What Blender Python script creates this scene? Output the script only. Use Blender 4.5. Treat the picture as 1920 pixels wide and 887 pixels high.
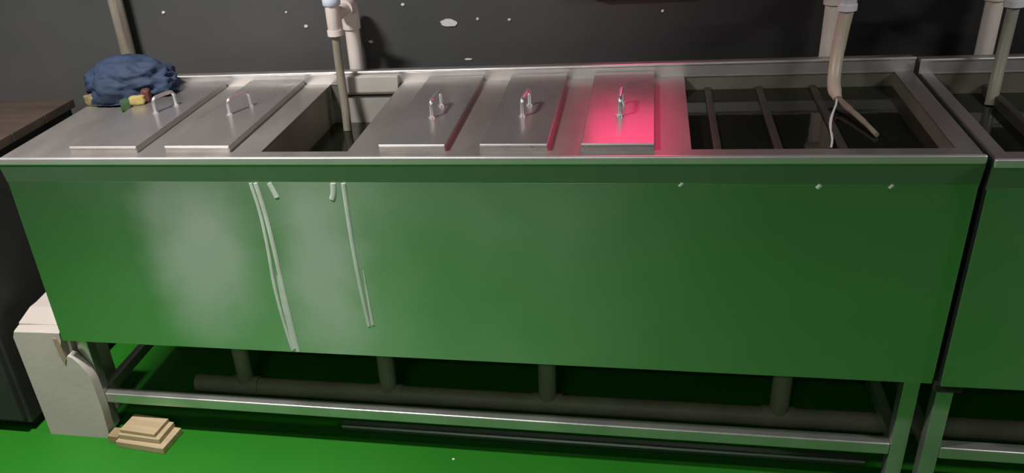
import bpy, bmesh, math, random
from mathutils import Vector, Matrix, noise

for o in list(bpy.data.objects):
    bpy.data.objects.remove(o, do_unlink=True)
S = bpy.context.scene
C = S.collection
PI = math.pi

# ------------------------------------------------------------------ camera
W_PX, F_PX = 1920.0, 1658.9
cd = bpy.data.cameras.new('camera')
cam = bpy.data.objects.new('camera', cd)
C.objects.link(cam)
yaw, pit, rol = -0.2617, 0.5129, -0.0979
fwd = Vector((math.sin(yaw)*math.cos(pit), math.cos(yaw)*math.cos(pit), -math.sin(pit)))
rt = Vector((math.cos(yaw), -math.sin(yaw), 0))
up = rt.cross(fwd)
r2 = math.cos(rol)*rt + math.sin(rol)*up
u2 = -math.sin(rol)*rt + math.cos(rol)*up
m = Matrix((r2, u2, -fwd)).transposed().to_4x4()
m.translation = Vector((1.4825, -1.7002, 1.5093))
cam.matrix_world = m
cd.sensor_fit = 'HORIZONTAL'
cd.sensor_width = 36.0
cd.lens = 36.0*F_PX/W_PX
cd.shift_x = 150.5/W_PX
cd.shift_y = 108.9/W_PX
cd.clip_start = 0.02
S.camera = cam

# ------------------------------------------------------------------ world, lamps, exposure
w = bpy.data.worlds.new('world')
S.world = w
w.use_nodes = True
w.node_tree.nodes['Background'].inputs[0].default_value = (0.80, 0.86, 0.84, 1)
w.node_tree.nodes['Background'].inputs[1].default_value = 0.022
S.view_settings.view_transform = 'Standard'
S.view_settings.look = 'None'
S.view_settings.gamma = 1
S.view_settings.use_curve_mapping = False
S.view_settings.exposure = 0.0


def aim(o, target):
    d = Vector(target) - o.location
    o.rotation_euler = d.to_track_quat('-Z', 'Y').to_euler()


# one long fluorescent batten under the ceiling, left of the camera and a little in front of the tank
ld = bpy.data.lights.new('room_lamp', 'AREA')
ld.shape = 'RECTANGLE'
ld.size = 0.36
ld.size_y = 0.10
ld.energy = 52
ld.spread = math.radians(140)
ld.color = (1.0, 0.95, 0.92)
lamp = bpy.data.objects.new('room_lamp', ld)
lamp.location = (0.12, -0.62, 2.40)
lamp.rotation_euler = (0, math.radians(6), 0)
C.objects.link(lamp)
# unseen light added behind the camera to brighten the floor mirrored in the panel
l2 = bpy.data.lights.new('fill_light_far', 'AREA')
l2.shape = 'RECTANGLE'
l2.size, l2.size_y = 1.2, 0.10
l2.energy = 18
l2.color = (1.0, 0.97, 0.93)
fill2 = bpy.data.objects.new('fill_light_far', l2)
fill2.location = (0.9, -3.2, 2.60)
C.objects.link(fill2)
# unseen light added far to the right to brighten the pipes there
l3 = bpy.data.lights.new('fill_light_side', 'AREA')
l3.shape = 'RECTANGLE'
l3.size, l3.size_y = 1.0, 0.10
l3.energy = 44
l3.color = (1.0, 0.95, 0.92)
fill3 = bpy.data.objects.new('fill_light_side', l3)
fill3.location = (4.1, -1.0, 2.50)
C.objects.link(fill3)


# ------------------------------------------------------------------ materials
def mat(name, col, rough=0.5, metal=0.0, var=0.12, scale=6.0, stretch=(1, 1, 1), rvar=0.08,
        aniso=0.0, bump=0.0, bscale=60.0, coat=0.0, spec=0.5, col2=None, alpha=1.0, trans=0.0, ior=1.45):
    M = bpy.data.materials.new(name)
    M.use_nodes = True
    nt = M.node_tree
    b = nt.nodes['Principled BSDF']
    L = nt.links.new
    tc = nt.nodes.new('ShaderNodeTexCoord')
    mp = nt.nodes.new('ShaderNodeMapping')
    mp.inputs['Scale'].default_value = stretch
    L(tc.outputs['Object'], mp.inputs['Vector'])
    nz = nt.nodes.new('ShaderNodeTexNoise')
    nz.inputs['Scale'].default_value = scale
    nz.inputs['Detail'].default_value = 3
    L(mp.outputs[0], nz.inputs['Vector'])
    rp = nt.nodes.new('ShaderNodeValToRGB')
    rp.color_ramp.elements[0].position = 0.3
    rp.color_ramp.elements[1].position = 0.7
    c2 = col2 or tuple(min(1, c*(1+var)) for c in col)
    c1 = col if col2 else tuple(c*(1-var) for c in col)
    rp.color_ramp.elements[0].color = (*c1, 1)
    rp.color_ramp.elements[1].color = (*c2, 1)
    L(nz.outputs['Fac'], rp.inputs['Fac'])
    L(rp.outputs[0], b.inputs['Base Color'])
    mr = nt.nodes.new('ShaderNodeMapRange')
    mr.inputs['To Min'].default_value = max(0.02, rough-rvar)
    mr.inputs['To Max'].default_value = min(1, rough+rvar)
    L(nz.outputs['Fac'], mr.inputs['Value'])
    L(mr.outputs[0], b.inputs['Roughness'])
    b.inputs['Metallic'].default_value = metal
    b.inputs['Specular IOR Level'].default_value = spec
    b.inputs['IOR'].default_value = ior
    b.inputs['Coat Weight'].default_value = coat
    b.inputs['Coat Roughness'].default_value = 0.15
    b.inputs['Alpha'].default_value = alpha
    b.inputs['Transmission Weight'].default_value = trans
    if aniso:
        b.inputs['Anisotropic'].default_value = aniso
        tg = nt.nodes.new('ShaderNodeTangent')
        tg.direction_type = 'RADIAL'
        tg.axis = 'Z'
        L(tg.outputs[0], b.inputs['Tangent'])
        b.inputs['Anisotropic Rotation'].default_value = 0.25
    if bump:
        n2 = nt.nodes.new('ShaderNodeTexNoise')
        n2.inputs['Scale'].default_value = bscale
        n2.inputs['Detail'].default_value = 4
        L(mp.outputs[0], n2.inputs['Vector'])
        bp = nt.nodes.new('ShaderNodeBump')
        bp.inputs['Strength'].default_value = bump
        bp.inputs['Distance'].default_value = 0.004
        L(n2.outputs['Fac'], bp.inputs['Height'])
        L(bp.outputs[0], b.inputs['Normal'])
    return M


def emit(name, col, strength):
    M = bpy.data.materials.new(name)
    M.use_nodes = True
    b = M.node_tree.nodes['Principled BSDF']
    b.inputs['Base Color'].default_value = (*col, 1)
    b.inputs['Emission Color'].default_value = (*col, 1)
    b.inputs['Emission Strength'].default_value = strength
    return M


M = {}
M['floor'] = mat('floor_green_epoxy', (0.015, 0.145, 0.009), 0.50, 0, spec=0.3, col2=(0.019, 0.168, 0.012), scale=2.2, bump=0.05, bscale=25)
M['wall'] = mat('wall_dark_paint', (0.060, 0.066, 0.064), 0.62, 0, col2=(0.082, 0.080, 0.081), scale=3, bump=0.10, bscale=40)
M['deck'] = mat('worn_deck_steel', (0.40, 0.375, 0.355), 0.44, 0.80, var=0.10, scale=5, stretch=(3, 1, 1))
M['lid'] = mat('lid_steel', (0.46, 0.435, 0.425), 0.29, 0.80, var=0.08, scale=4, stretch=(2, 1, 1))
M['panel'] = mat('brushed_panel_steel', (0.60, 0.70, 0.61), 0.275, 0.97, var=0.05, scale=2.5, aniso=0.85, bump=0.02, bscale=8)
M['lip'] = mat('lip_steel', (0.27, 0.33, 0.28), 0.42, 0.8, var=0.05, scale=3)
M['rim'] = mat('polished_rim_steel', (0.88, 0.87, 0.85), 0.32, 0.8, var=0.04, scale=6)
M['frame'] = mat('frame_steel', (0.62, 0.64, 0.60), 0.34, 0.85, var=0.10, scale=9)
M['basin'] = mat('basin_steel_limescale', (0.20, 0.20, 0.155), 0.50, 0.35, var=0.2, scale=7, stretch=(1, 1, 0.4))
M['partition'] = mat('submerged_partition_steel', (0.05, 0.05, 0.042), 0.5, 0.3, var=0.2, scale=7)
M['weir'] = mat('weir_plate_steel', (0.55, 0.53, 0.48), 0.5, 0.5, var=0.08, scale=6)
M['water'] = mat('dark_water', (0.007, 0.008, 0.005), 0.06, 0, var=0.1, rvar=0.02, bump=0.12, bscale=14, spec=0.5, ior=1.33)
M['chrome'] = mat('handle_chrome', (0.90, 0.90, 0.90), 0.28, 0.9, var=0.02, rvar=0.03)
M['pvc'] = mat('pvc_cream', (0.74, 0.67, 0.61), 0.42, 0, var=0.06, scale=9)
M['pvcbrown'] = mat('pvc_grimy', (0.12, 0.10, 0.08), 0.5, 0, col2=(0.36, 0.32, 0.26), scale=14, stretch=(3, 3, 0.25))
M['pvcwhite'] = mat('pvc_white_valve', (0.80, 0.80, 0.84), 0.35, 0, var=0.03)
M['bluewhite'] = mat('valve_cap_pale_blue', (0.66, 0.74, 0.86), 0.35, 0, var=0.04)
M['drain'] = mat('drain_pipe_grey_olive', (0.30, 0.28, 0.22), 0.5, 0, var=0.15, scale=8)
M['hose'] = mat('hose_translucent_murky', (0.24, 0.22, 0.17), 0.32, 0, var=0.2, scale=16, stretch=(1, 1, 0.4))
M['hosecream'] = mat('hose_cream', (0.52, 0.45, 0.35), 0.36, 0, var=0.12, scale=14)
M['hosegreen'] = mat('hose_grey_green', (0.30, 0.31, 0.25), 0.36, 0, var=0.12, scale=14)
M['streak'] = mat('dried_water_run', (0.54, 0.61, 0.53), 0.45, 0.1, var=0.10, scale=20)
M['foam'] = mat('white_foam', (0.45, 0.41, 0.37), 0.75, 0, var=0.05, scale=7, bump=0.12, bscale=50)
M['foamtear'] = mat('brown_tape', (0.33, 0.24, 0.18), 0.7, 0, var=0.1)
M['wood'] = mat('pale_board', (0.38, 0.30, 0.18), 0.65, 0, var=0.18, scale=9, stretch=(0.4, 4, 4), bump=0.08)
M['woodd'] = mat('brown_stick', (0.28, 0.21, 0.11), 0.7, 0, var=0.2, scale=9, stretch=(0.4, 4, 4))
M['table'] = mat('brown_table_board', (0.065, 0.047, 0.036), 0.6, 0, var=0.2, scale=5, stretch=(0.6, 5, 5))
M['tableleg'] = mat('dark_leg_wood', (0.028, 0.029, 0.026), 0.6, 0, var=0.2)
M['blue'] = mat('blue_cloth', (0.016, 0.030, 0.062), 0.75, 0, col2=(0.030, 0.050, 0.100), scale=9, bump=0.15, bscale=60)
M['yellow'] = mat('yellow_sponge', (0.36, 0.29, 0.10), 0.85, 0, var=0.15, scale=40, bump=0.4, bscale=140)
M['olive'] = mat('olive_scrap', (0.20, 0.17, 0.08), 0.8, 0, var=0.3, scale=50)
M['redbit'] = mat('dull_red_scrap', (0.10, 0.032, 0.026), 0.7, 0, var=0.15)
M['greenbit'] = mat('dark_green_pad', (0.035, 0.075, 0.03), 0.85, 0, var=0.2, scale=40)
M['splash'] = mat('white_paint_splash', (0.72, 0.72, 0.70), 0.5, 0, var=0.05)
M['clear'] = mat('falling_water', (0.90, 0.92, 0.90), 0.10, 0, var=0.03, spec=0.8, trans=0.15, ior=1.33)
M['rubber'] = mat('black_rubber', (0.02, 0.02, 0.018), 0.6, 0, var=0.1)
M['lampbox'] = mat('lamp_housing', (0.10, 0.10, 0.10), 0.5, 0.2, var=0.1)
M['red'] = emit('red_lamp_glass', (1.0, 0.040, 0.185), 3.0)


# ------------------------------------------------------------------ mesh helpers
def link(name, bm, material, parent=None, smooth=False, angle=0.6, flatkeep=False):
    me = bpy.data.meshes.new(name)
    bmesh.ops.recalc_face_normals(bm, faces=bm.faces[:])
    bm.to_mesh(me)
    bm.free()
    me.materials.append(M[material])
    if smooth:
        for p in me.polygons:
            p.use_smooth = True
        try:
            me.set_sharp_from_angle(angle=angle)
        except Exception:
            pass
    o = bpy.data.objects.new(name, me)
    C.objects.link(o)
    if flatkeep:
        wn = o.modifiers.new('weighted', 'WEIGHTED_NORMAL')
        wn.weight = 100
        wn.keep_sharp = True
    if parent is not None:
        o.parent = parent
    return o


def box_bm(x0, x1, y0, y1, z0, z1, bev=0.0, seg=2, bm=None):
    own = bmesh.new()
    bmesh.ops.create_cube(own, size=1.0)
    for v in own.verts:
        v.co = Vector(((x0+x1)/2+v.co.x*(x1-x0), (y0+y1)/2+v.co.y*(y1-y0), (z0+z1)/2+v.co.z*(z1-z0)))
    if bev:
        bmesh.ops.bevel(own, geom=own.edges[:], offset=bev, segments=seg, profile=0.5, affect='EDGES')
    if bm is None:
        return own
    tmp = bpy.data.meshes.new('tmp')
    own.to_mesh(tmp)
    own.free()
    bm.from_mesh(tmp)
    bpy.data.meshes.remove(tmp)
    return bm


def box(name, x0, x1, y0, y1, z0, z1, material, parent=None, bev=0.0, seg=2):
    return link(name, box_bm(x0, x1, y0, y1, z0, z1, bev, seg), material, parent, smooth=bev > 0, flatkeep=bev > 0)


def prism(name, pts, axis, a0, a1, material, parent=None, bev=0.0, seg=2):
    """closed 2D outline extruded along an axis ('x': pts=(y,z), 'y': pts=(x,z), 'z': pts=(x,y))"""
    bm = bmesh.new()

    def P(p, a):
        if axis == 'x':
            return (a, p[0], p[1])
        if axis == 'y':
            return (p[0], a, p[1])
        return (p[0], p[1], a)
    A = [bm.verts.new(P(p, a0)) for p in pts]
    B = [bm.verts.new(P(p, a1)) for p in pts]
    n = len(pts)
    bm.faces.new(A)
    bm.faces.new(B[::-1])
    for i in range(n):
        bm.faces.new((A[i], B[i], B[(i+1) % n], A[(i+1) % n]))
    if bev:
        bmesh.ops.bevel(bm, geom=bm.edges[:], offset=bev, segments=seg, profile=0.5, affect='EDGES')
    return link(name, bm, material, parent, smooth=bev > 0, flatkeep=bev > 0)


def tube_bm(path, rad, n=16, bm=None, flat=1.0):
    bm = bm or bmesh.new()
    pts = [Vector(p) for p in path]
    rads = rad if isinstance(rad, (list, tuple)) else [rad]*len(pts)
    rings = []
    ref = None
    for i, p in enumerate(pts):
        a = pts[max(0, i-1)]
        b = pts[min(len(pts)-1, i+1)]
        t = (b-a).normalized()
        if ref is None:
            ref = Vector((0, 1, 0)) if abs(t.y) < 0.9 else Vector((1, 0, 0))
        s = t.cross(ref).normalized()
        q = s.cross(t).normalized()
        ref = q
        rings.append([bm.verts.new(p + rads[i]*(math.cos(2*PI*k/n)*s + flat*math.sin(2*PI*k/n)*q)) for k in range(n)])
    for a, b in zip(rings, rings[1:]):
        for k in range(n):
            bm.faces.new((a[k], a[(k+1) % n], b[(k+1) % n], b[k]))
    bm.faces.new(rings[0][::-1])
    bm.faces.new(rings[-1])
    return bm


def tube(name, path, rad, material, parent=None, n=16, flat=1.0):
    return link(name, tube_bm(path, rad, n, None, flat), material, parent, smooth=True, angle=1.0)


def smooth_path(pts, k=6):
    P = [Vector(p) for p in pts]
    out = []
    for i in range(len(P)-1):
        p0, p1, p2, p3 = P[max(0, i-1)], P[i], P[i+1], P[min(len(P)-1, i+2)]
        for j in range(k):
            t = j/k
            out.append(0.5*((2*p1)+(p2-p0)*t+(2*p0-5*p1+4*p2-p3)*t*t+(3*p1-p0-3*p2+p3)*t**3))
    out.append(P[-1])
    return out


def empty(name, loc=(0, 0, 0)):
    o = bpy.data.objects.new(name, None)
    o.empty_display_size = 0.05
    C.objects.link(o)
    o.location = loc
    return o


def rebase(root):
    """parts were modelled in world space: keep them there under a root that stands at its base"""
    for ch in root.children:
        ch.matrix_parent_inverse = Matrix.Translation(-root.location)


def tag(o, label, cat, group=None, kind=None):
    o['label'] = label
    o['category'] = cat
    if group:
        o['group'] = group
    if kind:
        o['kind'] = kind
    return o


def blob_bm(cx, cy, rx, ry, seed, n=14, jag=0.35):
    r = random.Random(seed)
    pts = []
    for k in range(n):
        a = 2*PI*k/n
        q = 1-jag*r.random()
        pts.append((cx+rx*q*math.cos(a), cy+ry*q*math.sin(a)))
    return pts


# ------------------------------------------------------------------ the room
o = box('floor', -4, 6, -5, 0.71, -0.05, 0.0, 'floor')
o['kind'] = 'structure'
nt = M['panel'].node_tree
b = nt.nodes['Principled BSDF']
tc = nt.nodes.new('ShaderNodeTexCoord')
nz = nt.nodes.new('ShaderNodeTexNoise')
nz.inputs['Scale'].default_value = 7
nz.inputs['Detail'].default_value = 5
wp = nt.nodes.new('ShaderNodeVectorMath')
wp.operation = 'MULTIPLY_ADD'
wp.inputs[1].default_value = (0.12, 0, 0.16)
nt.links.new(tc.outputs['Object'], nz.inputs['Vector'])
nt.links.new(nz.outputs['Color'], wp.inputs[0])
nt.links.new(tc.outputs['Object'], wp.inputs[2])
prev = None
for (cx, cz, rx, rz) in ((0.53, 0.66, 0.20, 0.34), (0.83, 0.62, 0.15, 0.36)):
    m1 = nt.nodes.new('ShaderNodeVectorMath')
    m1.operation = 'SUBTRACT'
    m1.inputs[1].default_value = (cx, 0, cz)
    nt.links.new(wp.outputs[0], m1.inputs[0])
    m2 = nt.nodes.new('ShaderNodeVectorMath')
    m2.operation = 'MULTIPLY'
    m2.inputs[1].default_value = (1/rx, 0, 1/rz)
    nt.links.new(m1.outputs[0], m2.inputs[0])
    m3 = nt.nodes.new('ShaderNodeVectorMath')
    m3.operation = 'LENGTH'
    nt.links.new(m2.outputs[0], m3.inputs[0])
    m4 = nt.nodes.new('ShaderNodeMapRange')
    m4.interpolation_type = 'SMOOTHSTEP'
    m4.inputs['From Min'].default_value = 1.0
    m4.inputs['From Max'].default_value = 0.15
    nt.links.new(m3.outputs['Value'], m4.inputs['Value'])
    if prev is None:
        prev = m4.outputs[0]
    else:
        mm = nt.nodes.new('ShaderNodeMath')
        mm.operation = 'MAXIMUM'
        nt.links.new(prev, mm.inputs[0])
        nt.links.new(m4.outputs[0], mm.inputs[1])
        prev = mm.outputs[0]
painted_sheen = nt.nodes.new('ShaderNodeBsdfPrincipled')            # pale highlight of the room light, painted into the panel colour
painted_sheen.inputs['Base Color'].default_value = (0.62, 0.66, 0.62, 1)
painted_sheen.inputs['Roughness'].default_value = 0.6
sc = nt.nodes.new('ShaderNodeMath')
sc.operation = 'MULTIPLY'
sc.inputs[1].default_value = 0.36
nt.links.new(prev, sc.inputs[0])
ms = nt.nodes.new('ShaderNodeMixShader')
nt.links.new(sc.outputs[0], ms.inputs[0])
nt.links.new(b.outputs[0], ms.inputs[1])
nt.links.new(painted_sheen.outputs[0], ms.inputs[2])
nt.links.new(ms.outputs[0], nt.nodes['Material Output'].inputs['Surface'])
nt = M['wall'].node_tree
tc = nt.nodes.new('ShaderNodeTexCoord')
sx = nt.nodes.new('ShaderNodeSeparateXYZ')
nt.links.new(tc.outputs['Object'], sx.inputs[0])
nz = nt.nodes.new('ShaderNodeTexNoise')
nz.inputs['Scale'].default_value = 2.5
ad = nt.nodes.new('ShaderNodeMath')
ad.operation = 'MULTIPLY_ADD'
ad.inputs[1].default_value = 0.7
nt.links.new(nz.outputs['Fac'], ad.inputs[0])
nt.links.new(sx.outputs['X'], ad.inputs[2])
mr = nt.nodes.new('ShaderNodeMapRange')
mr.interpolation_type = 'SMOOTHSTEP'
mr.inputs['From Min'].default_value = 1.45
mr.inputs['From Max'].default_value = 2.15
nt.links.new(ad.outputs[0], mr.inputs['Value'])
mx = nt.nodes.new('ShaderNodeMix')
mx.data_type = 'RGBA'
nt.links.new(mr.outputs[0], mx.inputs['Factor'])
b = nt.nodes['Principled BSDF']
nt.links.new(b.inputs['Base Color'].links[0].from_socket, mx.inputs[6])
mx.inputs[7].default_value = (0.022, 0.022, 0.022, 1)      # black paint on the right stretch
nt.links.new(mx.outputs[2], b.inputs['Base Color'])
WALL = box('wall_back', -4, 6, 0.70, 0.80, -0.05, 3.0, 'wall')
WALL['kind'] = 'structure'
spl = [(0.962, 0.966, 0.029, 0.0115, 12), (0.552, 0.972, 0.0065, 0.005, 3), (0.838, 1.020, 0.006, 0.004, 4),
       (0.736, 0.923, 0.007, 0.005, 5), (1.042, 0.974, 0.005, 0.004, 6), (1.128, 0.969, 0.005, 0.0035, 7), (1.010, 0.866, 0.013, 0.003, 8),
       (0.122, 1.027, 0.006, 0.004, 9), (1.524, 0.976, 0.004, 0.004, 10), (0.499, 1.013, 0.004, 0.003, 11)]
for (x, z, rx, rz, sd) in spl:
    prism('paint_splash', blob_bm(x, z, rx, rz, sd), 'y', 0.6975, 0.7005, 'splash', WALL)

# ------------------------------------------------------------------ steel tanks
H = 0.85


def plate_with_holes(name, x0, x1, y0, y1, z0, z1, holes, material, parent):
    xs = sorted({x0, x1, *[h[0] for h in holes], *[h[1] for h in holes]})
    ys = sorted({y0, y1, *[h[2] for h in holes], *[h[3] for h in holes]})
    bm = bmesh.new()

    def solid(i, j):
        if i < 0 or j < 0 or i >= len(xs)-1 or j >= len(ys)-1:
            return False
        cx, cy = (xs[i]+xs[i+1])/2, (ys[j]+ys[j+1])/2
        return not any(h[0] < cx < h[1] and h[2] < cy < h[3] for h in holes)
    vt, vb = {}, {}

    def V(d, i, j, z):
        if (i, j) not in d:
            d[(i, j)] = bm.verts.new((xs[i], ys[j], z))
        return d[(i, j)]
    for i in range(len(xs)-1):
        for j in range(len(ys)-1):
            if not solid(i, j):
                continue
            T = [V(vt, i, j, z1), V(vt, i+1, j, z1), V(vt, i+1, j+1, z1), V(vt, i, j+1, z1)]
            B = [V(vb, i, j, z0), V(vb, i+1, j, z0), V(vb, i+1, j+1, z0), V(vb, i, j+1, z0)]
            bm.faces.new(T)
            bm.faces.new(B[::-1])
            for k, (di, dj) in enumerate(((0, -1), (1, 0), (0, 1), (-1, 0))):
                if not solid(i+di, j+dj):
                    bm.faces.new((T[k], B[k], B[(k+1) % 4], T[(k+1) % 4]))
    return link(name, bm, material, parent)


def basin(root, x0, x1, y0, y1, zb):
    """open-topped sheet steel trough hanging under the deck"""
    t = 0.0015
    bm = bmesh.new()
    for a in ((x0-t, x0, y0-t, y1+t), (x1, x1+t, y0-t, y1+t)):
        box_bm(*a, zb, H-0.004, bm=bm)
    for a in ((x0, x1, y0-t, y0), (x0, x1, y1, y1+t)):
        box_bm(*a, zb, H-0.004, bm=bm)
    box_bm(x0-t, x1+t, y0-t, y1+t, zb-t, zb, bm=bm)
    return link('basin', bm, 'basin', root)


def make_tank(x0, x1, yo, zb, holes, label, left_leg, right_leg, railz, back_flange=0.045):
    """x0..x1 length, yo front face, zb underside of the body, holes = list of (x0,x1,y0,y1)"""
    root = empty('steel_washing_tank', ((x0+x1)/2, yo+0.28, 0))
    tag(root, label, 'tank', 'steel washing tanks')
    yb = yo+0.548
    plate_with_holes('deck', x0+0.004, x1-0.004, yo+0.008, yb, H-0.005, H-0.001, holes, 'deck', root)
    # rolled bright front rim and slanting lip below it
    box('front_rim', x0, x1, yo-0.002, yo+0.0085, H-0.017, H+0.001, 'rim', root, bev=0.004, seg=4)
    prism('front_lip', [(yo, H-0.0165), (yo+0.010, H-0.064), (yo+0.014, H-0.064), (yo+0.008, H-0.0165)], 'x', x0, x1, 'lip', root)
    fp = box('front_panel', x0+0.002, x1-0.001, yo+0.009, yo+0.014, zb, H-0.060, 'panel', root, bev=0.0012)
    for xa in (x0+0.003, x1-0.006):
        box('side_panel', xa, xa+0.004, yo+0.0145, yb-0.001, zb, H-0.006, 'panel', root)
    box('bottom_panel', x0+0.011, x1-0.011, yo+0.015, yb-0.002, zb+0.004, zb+0.008, 'frame', root)
    box('back_panel', x0+0.011, x1-0.011, yb+0.001, yb+0.004, zb, H, 'frame', root)
    # raised back upstand with a folded flange behind
    box('back_upstand', x0, x1, yb+0.0005, yb+0.006, H-0.004, H+0.028, 'rim', root, bev=0.0012)
    tube('back_rim', [(x0, yb+0.003, H+0.028), (x1, yb+0.003, H+0.028)], 0.0045, 'rim', root, n=12)
    box('back_flange', x0, x1, yb+0.006, yb+back_flange, H+0.022, H+0.026, 'deck', root)
    # frame
    lw = 0.034
    for xa in (left_leg, right_leg):
        for ya in (yo+0.05, yb-0.05):
            lg = box('leg', xa, xa+lw, ya, ya+lw, 0.012, zb+0.003, 'frame', root, bev=0.003)
            box('foot', xa+0.004, xa+lw-0.004, ya+0.004, ya+lw-0.004, 0.0, 0.0125, 'rubber', lg, bev=0.002)
    box('front_rail', left_leg+lw, right_leg, yo+0.05, yo+0.082, railz-0.032, railz, 'frame', root, bev=0.0045, seg=3)
    box('back_rail', left_leg+lw, right_leg, yb-0.048, yb-0.018, railz-0.032, railz, 'frame', root, bev=0.0045, seg=3)
    for xa in (left_leg, right_leg):
        box('side_rail', xa+0.004, xa+0.030, yo+0.084, yb-0.05, railz-0.032, railz, 'frame', root, bev=0.0045, seg=3)
    return root, fp


LIDS = [(0.178, 0.352), (0.424, 0.583), (0.932, 1.078), (1.152, 1.294), (1.362, 1.508)]
holes1 = [(a+0.02, b-0.02, 0.05, 0.50) for a, b in LIDS]
holes1 += [(0.656, 0.858, 0.040, 0.5465), (1.580, 2.058, 0.042, 0.5465)]
TA, FP = make_tank(0.0, 2.100, 0.0, 0.334, holes1, 'long green-tinted steel washing tank with five lids filling the middle', 0.006, 2.058, 0.134)
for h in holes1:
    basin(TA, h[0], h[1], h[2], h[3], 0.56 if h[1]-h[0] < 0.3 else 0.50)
# overflow plate at the back of the open narrow basin
prism('overflow_plate', [(0.530, 0.872), (0.524, 0.832), (0.528, 0.824), (0.545, 0.824), (0.545, 0.874)], 'x', 0.690, 0.850, 'weir', TA, bev=0.002)
box('inner_plate', 0.700, 0.846, 0.536, 0.543, 0.70, 0.818, 'weir', TA, bev=0.001)
# slim partitions in the wide open basin
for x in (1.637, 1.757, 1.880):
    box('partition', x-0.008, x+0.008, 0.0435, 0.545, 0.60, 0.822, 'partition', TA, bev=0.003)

# dried water runs on the front panel
def run(zpts, r, flat=0.35, nm='water_streak'):
    pth = smooth_path([(x, 0.0085, z) for x, z in zpts])
    if isinstance(r, tuple):
        r = [r[0]+(r[1]-r[0])*k/(len(pth)-1) for k in range(len(pth))]
    return tube(nm, pth, r, 'streak', FP, n=8, flat=flat)


run([(0.631, 0.787), (0.640, 0.715), (0.642, 0.62), (0.640, 0.52), (0.646, 0.42), (0.655, 0.340)], 0.0042)
run([(0.643, 0.787), (0.652, 0.715), (0.657, 0.63), (0.660, 0.54), (0.664, 0.44), (0.669, 0.337)], 0.0055)
run([(0.652, 0.55), (0.654, 0.47), (0.660, 0.40), (0.664, 0.345)], (0.0015, 0.0095), 0.14)
run([(0.850, 0.787), (0.850, 0.70), (0.852, 0.60), (0.857, 0.50), (0.863, 0.42)], (0.0055, 0.0042))
run([(0.868, 0.57), (0.870, 0.50), (0.873, 0.424)], (0.001, 0.0045))
run([(0.826, 0.787), (0.824, 0.765), (0.818, 0.748)], 0.0065, 0.3, 'water_drip')
run([(0.676, 0.787), (0.684, 0.765), (0.688, 0.752)], 0.0060, 0.3, 'water_drip')
for x, z, q in ((1.823, 0.783, 0.004), (1.565, 0.786, 0.003), (1.952, 0.784, 0.003)):
    run([(x, z+0.004), (x-0.003, z), (x-0.006, z-0.003)], q, 0.4, 'water_drip')

T2X = 2.106
holes2 = [(T2X+0.028, T2X+0.50, 0.022, 0.5265), (T2X+0.60, T2X+0.80, 0.022, 0.5265)]
TB, FP2 = make_tank(T2X, T2X+1.0, -0.020, 0.342, holes2, 'second steel washing tank cut off by the right edge', T2X+0.013, T2X+0.95, 0.148)
for h in holes2:
    basin(TB, h[0], h[1], h[2], h[3], 0.50)
for x in (T2X+0.145, T2X+0.262, T2X+0.38):
    box('partition', x-0.008, x+0.008, 0.0235, 0.5255, 0.60, 0.822, 'partition', TB, bev=0.003)
box('joining_bracket', T2X-0.004, T2X+0.05, -0.004, 0.02, 0.322, 0.3405, 'rubber', TB, bev=0.001)
rebase(TA)
rebase(TB)

# water standing in the basins
def water(x0, x1, y0, y1, z, zb, label):
    o = box('basin_water', x0, x1, y0, y1, zb, z, 'water')
    return tag(o, label, 'water', kind='stuff')


water(0.6575, 0.8565, 0.0415, 0.535, 0.745, 0.5615, 'dark green water low in the narrow open basin')
for i, (a, b) in enumerate(((1.5815, 1.6285), (1.6455, 1.7485), (1.7655, 1.8715), (1.8885, 2.0565))):
    water(a, b, 0.0435, 0.545, 0.815, 0.5015,
          ['black water in the wide basin left of the first partition', 'black water between the first and second partition of the wide basin',
           'black water between the second and third partition of the wide basin', 'black water under the hose in the wide basin'][i])
for i, (a, b) in enumerate(((T2X+0.0295, T2X+0.1365), (T2X+0.1535, T2X+0.2535))):
    water(a, b, 0.0235, 0.525, 0.800, 0.5015,
          ['dark water under the hose in the second tank', 'dark water at the right edge in the second tank'][i])

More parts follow.
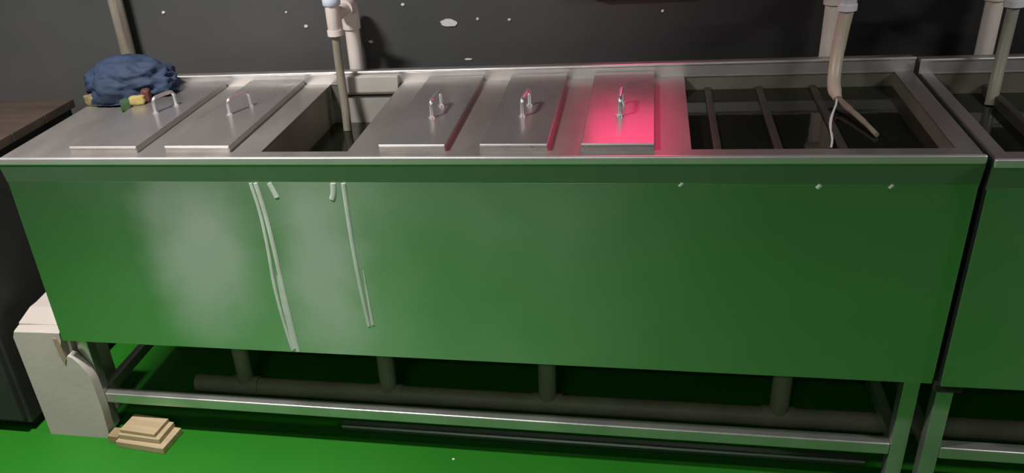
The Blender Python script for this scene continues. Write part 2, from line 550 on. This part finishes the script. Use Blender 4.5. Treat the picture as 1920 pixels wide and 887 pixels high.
# ------------------------------------------------------------------ lids
LL = ['steel lid with the blue cloth lying on it', 'brightest grey steel lid, between the blue cloth and the open basin',
      'grey steel lid right beside the narrow open basin', 'grey steel lid just left of the red lit lid',
      'steel lid glowing pink red under the red light']
HN = [(0.276, 0.276, 0.302, 0.338), (0.490, 0.255, 0.518, 0.322), (1.012, 0.212, 1.017, 0.296), (1.220, 0.214, 1.227, 0.292), (1.434, 0.206, 1.436, 0.290)]
for i, (a, b) in enumerate(LIDS):
    yf, yk, z0, z1 = 0.036, 0.543, 0.8492, 0.8645
    r = empty('basin_lid', ((a+b)/2, (yf+yk)/2, z0))
    tag(r, LL[i], 'lid', 'steel lids on the long tank')
    bm = bmesh.new()
    # shallow tray turned upside down: top sheet with turned-down sides
    box_bm(a, b, yf, yk, z1-0.004, z1, 0.0016, 2, bm)
    for q in ((a+0.0002, a+0.0022, yf+0.001, yk-0.001), (b-0.0022, b-0.0002, yf+0.001, yk-0.001)):
        box_bm(*q, z0, z1-0.002, bm=bm)
    for q in ((a+0.0022, b-0.0022, yf+0.0002, yf+0.0022), (a+0.0022, b-0.0022, yk-0.0022, yk-0.0002)):
        box_bm(*q, z0, z1-0.002, bm=bm)
    link('lid_tray', bm, 'lid', r, smooth=True, flatkeep=True)
    tube('front_edge', [(a+0.001, yf+0.001, z1-0.0015), (b-0.001, yf+0.001, z1-0.0020)], 0.0028, 'rim', r, n=10)
    hx0, hy0, hx1, hy1 = HN[i]
    zt = 0.905
    d = Vector((hx1-hx0, hy1-hy0, 0)).normalized()*0.012
    path = [(hx0, hy0, z1), (hx0, hy0, zt-0.014)]
    for k in range(1, 6):
        t = k/5*PI/2
        path.append((hx0+d.x*(1-math.cos(t)), hy0+d.y*(1-math.cos(t)), zt-0.014+0.012*math.sin(t)))
    for k in range(5):
        t = k/5*PI/2
        path.append((hx1-d.x*(1-math.sin(t)), hy1-d.y*(1-math.sin(t)), zt-0.014+0.012*math.cos(t)))
    path += [(hx1, hy1, zt-0.014), (hx1, hy1, z1)]
    hd = tube('handle', path, 0.0046, 'chrome', r, n=12)
    for (px, py) in ((hx0, hy0), (hx1, hy1)):
        tube('collar', [(px, py, z1), (px, py, z1+0.004)], 0.0085, 'chrome', hd, n=14)
    rebase(r)
    for g in hd.children:
        g.matrix_parent_inverse = Matrix.Identity(4)

# ------------------------------------------------------------------ supply pipes, taps and hoses
def supply(x, y, name_label, top, matname, tap=True, outlet=None, cap='pvcwhite', r=0.0195):
    root = empty('water_supply_pipe', (x, y, 0))
    tag(root, name_label, 'pipe', 'upright water pipes behind the tanks')
    if not tap:
        tube('standpipe', [(x, y, 0.0), (x, y, top)], r, matname, root, n=20)
        for z in (0.40, top-0.30):
            tube('coupling', [(x, y, z), (x, y, z+0.05)], r+0.004, matname, root, n=20)
        rebase(root)
        return root
    ox, oy, oz = outlet                      # centre of the outlet body
    tube('standpipe', [(x, y, 0.0), (x, y, oz-0.05)], r, matname, root, n=20)
    el = smooth_path([(x, y, oz-0.060), (x, y, oz-0.022), (x, y-0.006, oz-0.006), (x, y-0.024, oz+0.002), (x, y-0.050, oz+0.002)], 5)
    tube('elbow', el, r+0.005, matname, root, n=20)
    tube('branch', smooth_path([(x, y-0.030, oz+0.002), ((x+ox)/2, (y+oy)/2, oz+0.002), (ox, oy, oz)], 5), r-0.002, matname, root, n=18)
    tube('outlet', [(ox, oy, oz-0.040), (ox, oy, oz-0.036), (ox, oy, oz+0.030)], [r-0.004, r-0.001, r-0.001], matname if cap != 'pvcwhite' else 'pvcwhite', root, n=18)
    tube('outlet_ring', [(ox, oy, oz-0.044), (ox, oy, oz-0.030)], r+0.0015, 'pvc' if cap == 'bluewhite' else 'pvcwhite', root, n=18)
    tube('valve_cap', [(ox, oy, oz+0.030), (ox, oy, oz+0.034), (ox, oy, oz+0.050), (ox, oy, oz+0.055)], [r+0.001, r+0.005, r+0.005, r+0.001], cap, root, n=8)
    tube('valve_lever', [(ox-0.035, oy, oz+0.060), (ox+0.03, oy, oz+0.060)], 0.006, cap, root, n=10)
    tube('valve_stem', [(ox, oy, oz+0.05), (ox, oy, oz+0.062)], 0.006, cap, root, n=10)
    rebase(root)
    return root


supply(0.010, 0.645, 'grimy brown upright pipe behind the blue cloth', 1.75, 'pvcbrown', tap=False, r=0.021)
supply(0.705, 0.640, 'cream upright pipe with pale blue capped tap over the narrow basin', 1.03, 'pvc', True, (0.706, 0.500, 1.035), 'bluewhite')
supply(1.922, 0.640, 'cream upright pipe with tap feeding the wide open basin', 1.06, 'pvc', True, (1.925, 0.500, 1.050))
supply(2.270, 0.640, 'cream upright pipe with tap feeding the second tank', 1.06, 'pvc', True, (2.262, 0.500, 1.045))

h = tube('hose', smooth_path([(0.706, 0.500, 0.990), (0.705, 0.498, 0.93), (0.708, 0.490, 0.86), (0.712, 0.480, 0.80), (0.712, 0.475, 0.745)]), 0.0115, 'hose', None, n=14)
tag(h, 'murky grey hose dropping into the narrow open basin', 'hose', 'hoses hanging from taps')
h = empty('hose', (1.925, 0.500, 0.82))
tag(h, 'cream hose bent over the black water of the wide basin', 'hose', 'hoses hanging from taps')
tube('hose_tube', smooth_path([(1.925, 0.500, 1.005), (1.918, 0.492, 0.95), (1.911, 0.470, 0.89), (1.908, 0.440, 0.85), (1.912, 0.400, 0.832)]),
     [0.0155]*9+[0.0145]*12+[0.0125, 0.011, 0.010, 0.009], 'hosecream', h, n=14, flat=1.0)
tube('hose_end', smooth_path([(1.912, 0.402, 0.832), (1.925, 0.350, 0.828), (1.936, 0.300, 0.826), (1.946, 0.250, 0.8235), (1.955, 0.196, 0.8205)]), [0.0075]*8+[0.006]*9+[0.005]*8, 'hose', h, n=12)
rebase(h)
h = tube('hose', smooth_path([(2.262, 0.500, 1.000), (2.258, 0.490, 0.95), (2.250, 0.470, 0.89), (2.243, 0.450, 0.84), (2.240, 0.440, 0.800)]), 0.0125, 'hosegreen', None, n=14)
tag(h, 'grey green hose dropping into the second tank', 'hose', 'hoses hanging from taps')
rng = random.Random(4)
sp = []
for k in range(14):
    t = k/13
    sp.append((1.908-0.052*t+0.003*math.sin(9*t), 0.392-0.262*t**1.2, 0.834-0.0165*t+0.004*math.sin(7*t)))
st = tube('water_stream', sp, [0.0022+0.0012*rng.random() for _ in sp], 'clear', None, n=8)
tag(st, 'thin bright water trickle falling from the bent cream hose', 'water', kind='stuff')

# ------------------------------------------------------------------ drain under the long tank
d = empty('drain_pipe', (1.1, 0.27, 0))
tag(d, 'olive grey drain pipe lying on the floor under both tanks', 'pipe')
tube('main_pipe', [(0.20, 0.27, 0.027), (2.95, 0.27, 0.027)], 0.026, 'drain', d, n=20)
for x in (0.362, 0.802, 1.254, 1.850):
    dp = tube('drop_pipe', [(x, 0.27, 0.045), (x, 0.27, 0.3335)], 0.024, 'drain', d, n=18)
    tube('tee_collar', [(x-0.04, 0.27, 0.0285), (x+0.04, 0.27, 0.0285)], 0.0285, 'drain', dp, n=18)
rebase(d)
for c in d.children:
    for g in c.children:
        g.matrix_parent_inverse = Matrix.Identity(4)
p = prism('floor_pipe', [(0.128, 0.0), (0.150, 0.0), (0.154, 0.004), (0.154, 0.012), (0.150, 0.016), (0.128, 0.016), (0.124, 0.012), (0.124, 0.004)], 'x', 0.70, 2.035, 'lip')
tag(p, 'slim flat conduit lying on the floor behind the front rail', 'pipe')

# ------------------------------------------------------------------ things at the left
# white foam block with an eaten away corner under the tank
root = empty('foam_block', (-0.06, 0.1, 0))
tag(root, 'white foam block standing against the left end of the tank', 'block')
bm = bmesh.new()
prof = [(-0.150, 0.0), (-0.05, 0.0), (0.034, 0.0), (0.042, 0.02), (0.045, 0.10), (0.044, 0.19), (0.036, 0.225), (0.022, 0.252), (0.004, 0.272),
        (-0.010, 0.276), (-0.020, 0.262), (-0.026, 0.268), (-0.022, 0.30), (-0.012, 0.325), (-0.010, 0.349), (-0.07, 0.350), (-0.150, 0.346), (-0.157, 0.330), (-0.153, 0.15)]
def lay(y, dz, dx):
    out = []
    for x, z in prof:
        nn = noise.noise(Vector((x*30, y*20, z*30)))*0.003
        out.append(bm.verts.new((x+nn+dx*(0 if z < 0.3 else 1), y, max(0.0, z+(dz if z > 0.3 else 0)+(nn if z > 0.01 else 0)))))
    return out
ys = [(0.019, 0.0, 0), (0.024, 0.003, 0), (0.048, 0.007, -0.001)]
Ls = [lay(*q) for q in ys]
bm.faces.new(Ls[0])
bm.faces.new(Ls[-1][::-1])
n = len(prof)
for A, B in zip(Ls, Ls[1:]):
    for i in range(n):
        bm.faces.new((A[i], B[i], B[(i+1) % n], A[(i+1) % n]))
link('front_slab', bm, 'foam', root, smooth=True, angle=0.8)
prism('rear_slab', [(0.0485, 0.0), (0.20, 0.0), (0.20, 0.378), (0.15, 0.372), (0.11, 0.374), (0.0485, 0.358)], 'x', -0.153, -0.012, 'foam', root, bev=0.004)
prism('torn_strip', [(-0.034, 0.335), (-0.022, 0.333), (-0.016, 0.30), (-0.013, 0.27), (-0.022, 0.250), (-0.030, 0.28)], 'y', 0.0165, 0.0188, 'foamtear', root)
rebase(root)

def board(name, x0, x1, y0, y1, z0, z1, rz, m, label, grp):
    o = box(name, -(x1-x0)/2, (x1-x0)/2, -(y1-y0)/2, (y1-y0)/2, 0, z1-z0, m, None, bev=0.0015)
    o.location = ((x0+x1)/2, (y0+y1)/2, z0)
    o.rotation_euler = (0, 0, rz)
    return tag(o, label, 'board', grp)


board('wooden_board', 0.085, 0.240, -0.022, 0.072, 0.0, 0.019, -0.10, 'wood', 'bottom board of the small pale wooden pile on the floor', 'small pile of boards')
board('wooden_board', 0.088, 0.220, -0.006, 0.074, 0.0192, 0.034, -0.07, 'wood', 'middle board of the small pale wooden pile on the floor', 'small pile of boards')
board('wooden_board', 0.092, 0.205, 0.002, 0.076, 0.0342, 0.045, -0.09, 'wood', 'top board of the small pale wooden pile on the floor', 'small pile of boards')
board('wooden_stick', 0.048, 0.083, 0.000, 0.040, 0.0, 0.024, -0.05, 'woodd', 'brown wooden stub between the foam block and the board pile', 'small pile of boards')

# dark cabinet with a brown plank top left of the tank
t = empty('low_cabinet', (-0.75, 0.30, 0))
tag(t, 'dark cabinet with a brown plank top at the left edge', 'cabinet')
for k in range(4):
    y0 = 0.012+k*0.154
    box('top_plank', -1.30, -0.200, y0, y0+0.151, 0.775, 0.800, 'table', t, bev=0.002)
box('body', -1.28, -0.207, 0.025, 0.61, 0.03, 0.7745, 'tableleg', t, bev=0.003)
for k in range(2):
    dr = box('door', -1.27+k*0.53, -0.747+k*0.53, 0.006, 0.0245, 0.05, 0.765, 'tableleg', t, bev=0.002)
    box('knob', -0.79+k*0.10, -0.77+k*0.10, -0.012, 0.006, 0.42, 0.44, 'chrome', dr, bev=0.003)
box('plinth', -1.26, -0.22, 0.05, 0.60, 0.0, 0.0295, 'tableleg', t)
rebase(t)
for c in t.children:
    for g in c.children:
        g.matrix_parent_inverse = Matrix.Identity(4)

# blue cloth heap and the scraps in it
bm = bmesh.new()
bmesh.ops.create_icosphere(bm, subdivisions=5, radius=1.0)
for v in bm.verts:
    p = v.co.copy()
    nn = noise.noise(p*1.3+Vector((3, 1, 7)))
    rid = 1-abs(noise.noise(Vector((p.x*0.9+p.z*0.8, p.y*1.2, p.z*1.9-p.x*0.7))*1.7+Vector((5, 2, 1))))*2
    rid2 = 1-abs(noise.noise(Vector((p.x*1.5-p.y, p.y*2.0, p.z*2.6+p.x))*2.1))*2
    rid3 = 1-abs(noise.noise(Vector((p.x*2.2+p.z*2, p.y*2.4-p.x, p.z*3.0))*2.3+Vector((9, 4, 2))))*2
    f = 1+0.26*nn+0.16*rid+0.09*rid2+0.045*rid3
    q = p*f
    x, y, z = q.x*0.112, q.y*0.070, q.z*0.056
    z += 0.026
    if z < 0:
        z *= 0.12
        x *= 1.03
        y *= 1.03
    base = 0.8660
    if x+0.115 < 0.175 and z < 0.012:
        base = 0.8660-0.014*min(1, (0.175-(x+0.115))/0.05)
    v.co = Vector((x+0.115+0.15*z, y+0.452, base+max(0, z+0.004)))
cl = link('blue_cloth', bm, 'blue', None, smooth=True, angle=2.5)
tag(cl, 'crumpled dark blue cloth heaped on the leftmost lid', 'cloth')


def lump(name, c, s, rz, m, label, cat, sd):
    bm = bmesh.new()
    bmesh.ops.create_cube(bm, size=2.0)
    bmesh.ops.subdivide_edges(bm, edges=bm.edges[:], cuts=4, use_grid_fill=True)
    for v in bm.verts:
        p = v.co.copy()
        p = p.lerp(p.normalized()*1.25, 0.45)
        p *= 1+0.18*noise.noise(p*1.7+Vector((sd, 0, 0)))
        v.co = Vector((p.x*s[0], p.y*s[1], max(-s[2], p.z*s[2])+s[2]))
    o = link(name, bm, m, None, smooth=True, angle=2.5)
    o.location = c
    o.rotation_euler = (0, 0, rz)
    return tag(o, label, cat)


lump('yellow_sponge', (0.185, 0.352, 0.8647), (0.020, 0.012, 0.011), 0.3, 'yellow', 'yellow sponge at the front of the blue cloth', 'sponge', 2)
lump('red_scrap', (0.203, 0.372, 0.8647), (0.011, 0.010, 0.017), 0.0, 'redbit', 'dull red scrap behind the yellow sponge', 'scrap', 6)
lump('green_pad', (0.156, 0.344, 0.8495), (0.014, 0.012, 0.016), 0.2, 'greenbit', 'small dark green pad beside the yellow sponge', 'scrap', 9)
lump('olive_scrap', (0.022, 0.402, 0.8495), (0.022, 0.014, 0.014), -0.3, 'olive', 'olive brown scrap at the left end of the blue cloth', 'scrap', 4)

# ------------------------------------------------------------------ red bulkhead lamp on the wall above the pink lid
r = empty('red_bulkhead_lamp', (1.445, 0.6975, 1.03))
tag(r, 'red bulkhead lamp on the dark wall above the pink lid', 'lamp')
box('housing', 1.333, 1.577, 0.672, 0.6975, 1.030, 1.372, 'lampbox', r, bev=0.006)
ln = box('red_lens', 1.340, 1.570, 0.655, 0.6715, 1.037, 1.364, 'red', r, bev=0.010, seg=3)
for z in (1.11, 1.20, 1.29):
    tube('guard_wire', smooth_path([(1.336, 0.668, z), (1.345, 0.645, z), (1.455, 0.640, z), (1.565, 0.645, z), (1.574, 0.668, z)]), 0.0025, 'lampbox', r, n=8)
tube('conduit', [(1.455, 0.685, 1.3725), (1.455, 0.685, 2.2)], 0.010, 'lampbox', r, n=12)
rebase(r)

# small white fleck of paint on the floor
f = prism('paint_fleck', blob_bm(1.031, 0.040, 0.004, 0.004, 21), 'z', 0.0, 0.0012, 'splash')
tag(f, 'tiny white paint fleck on the green floor', 'fleck')
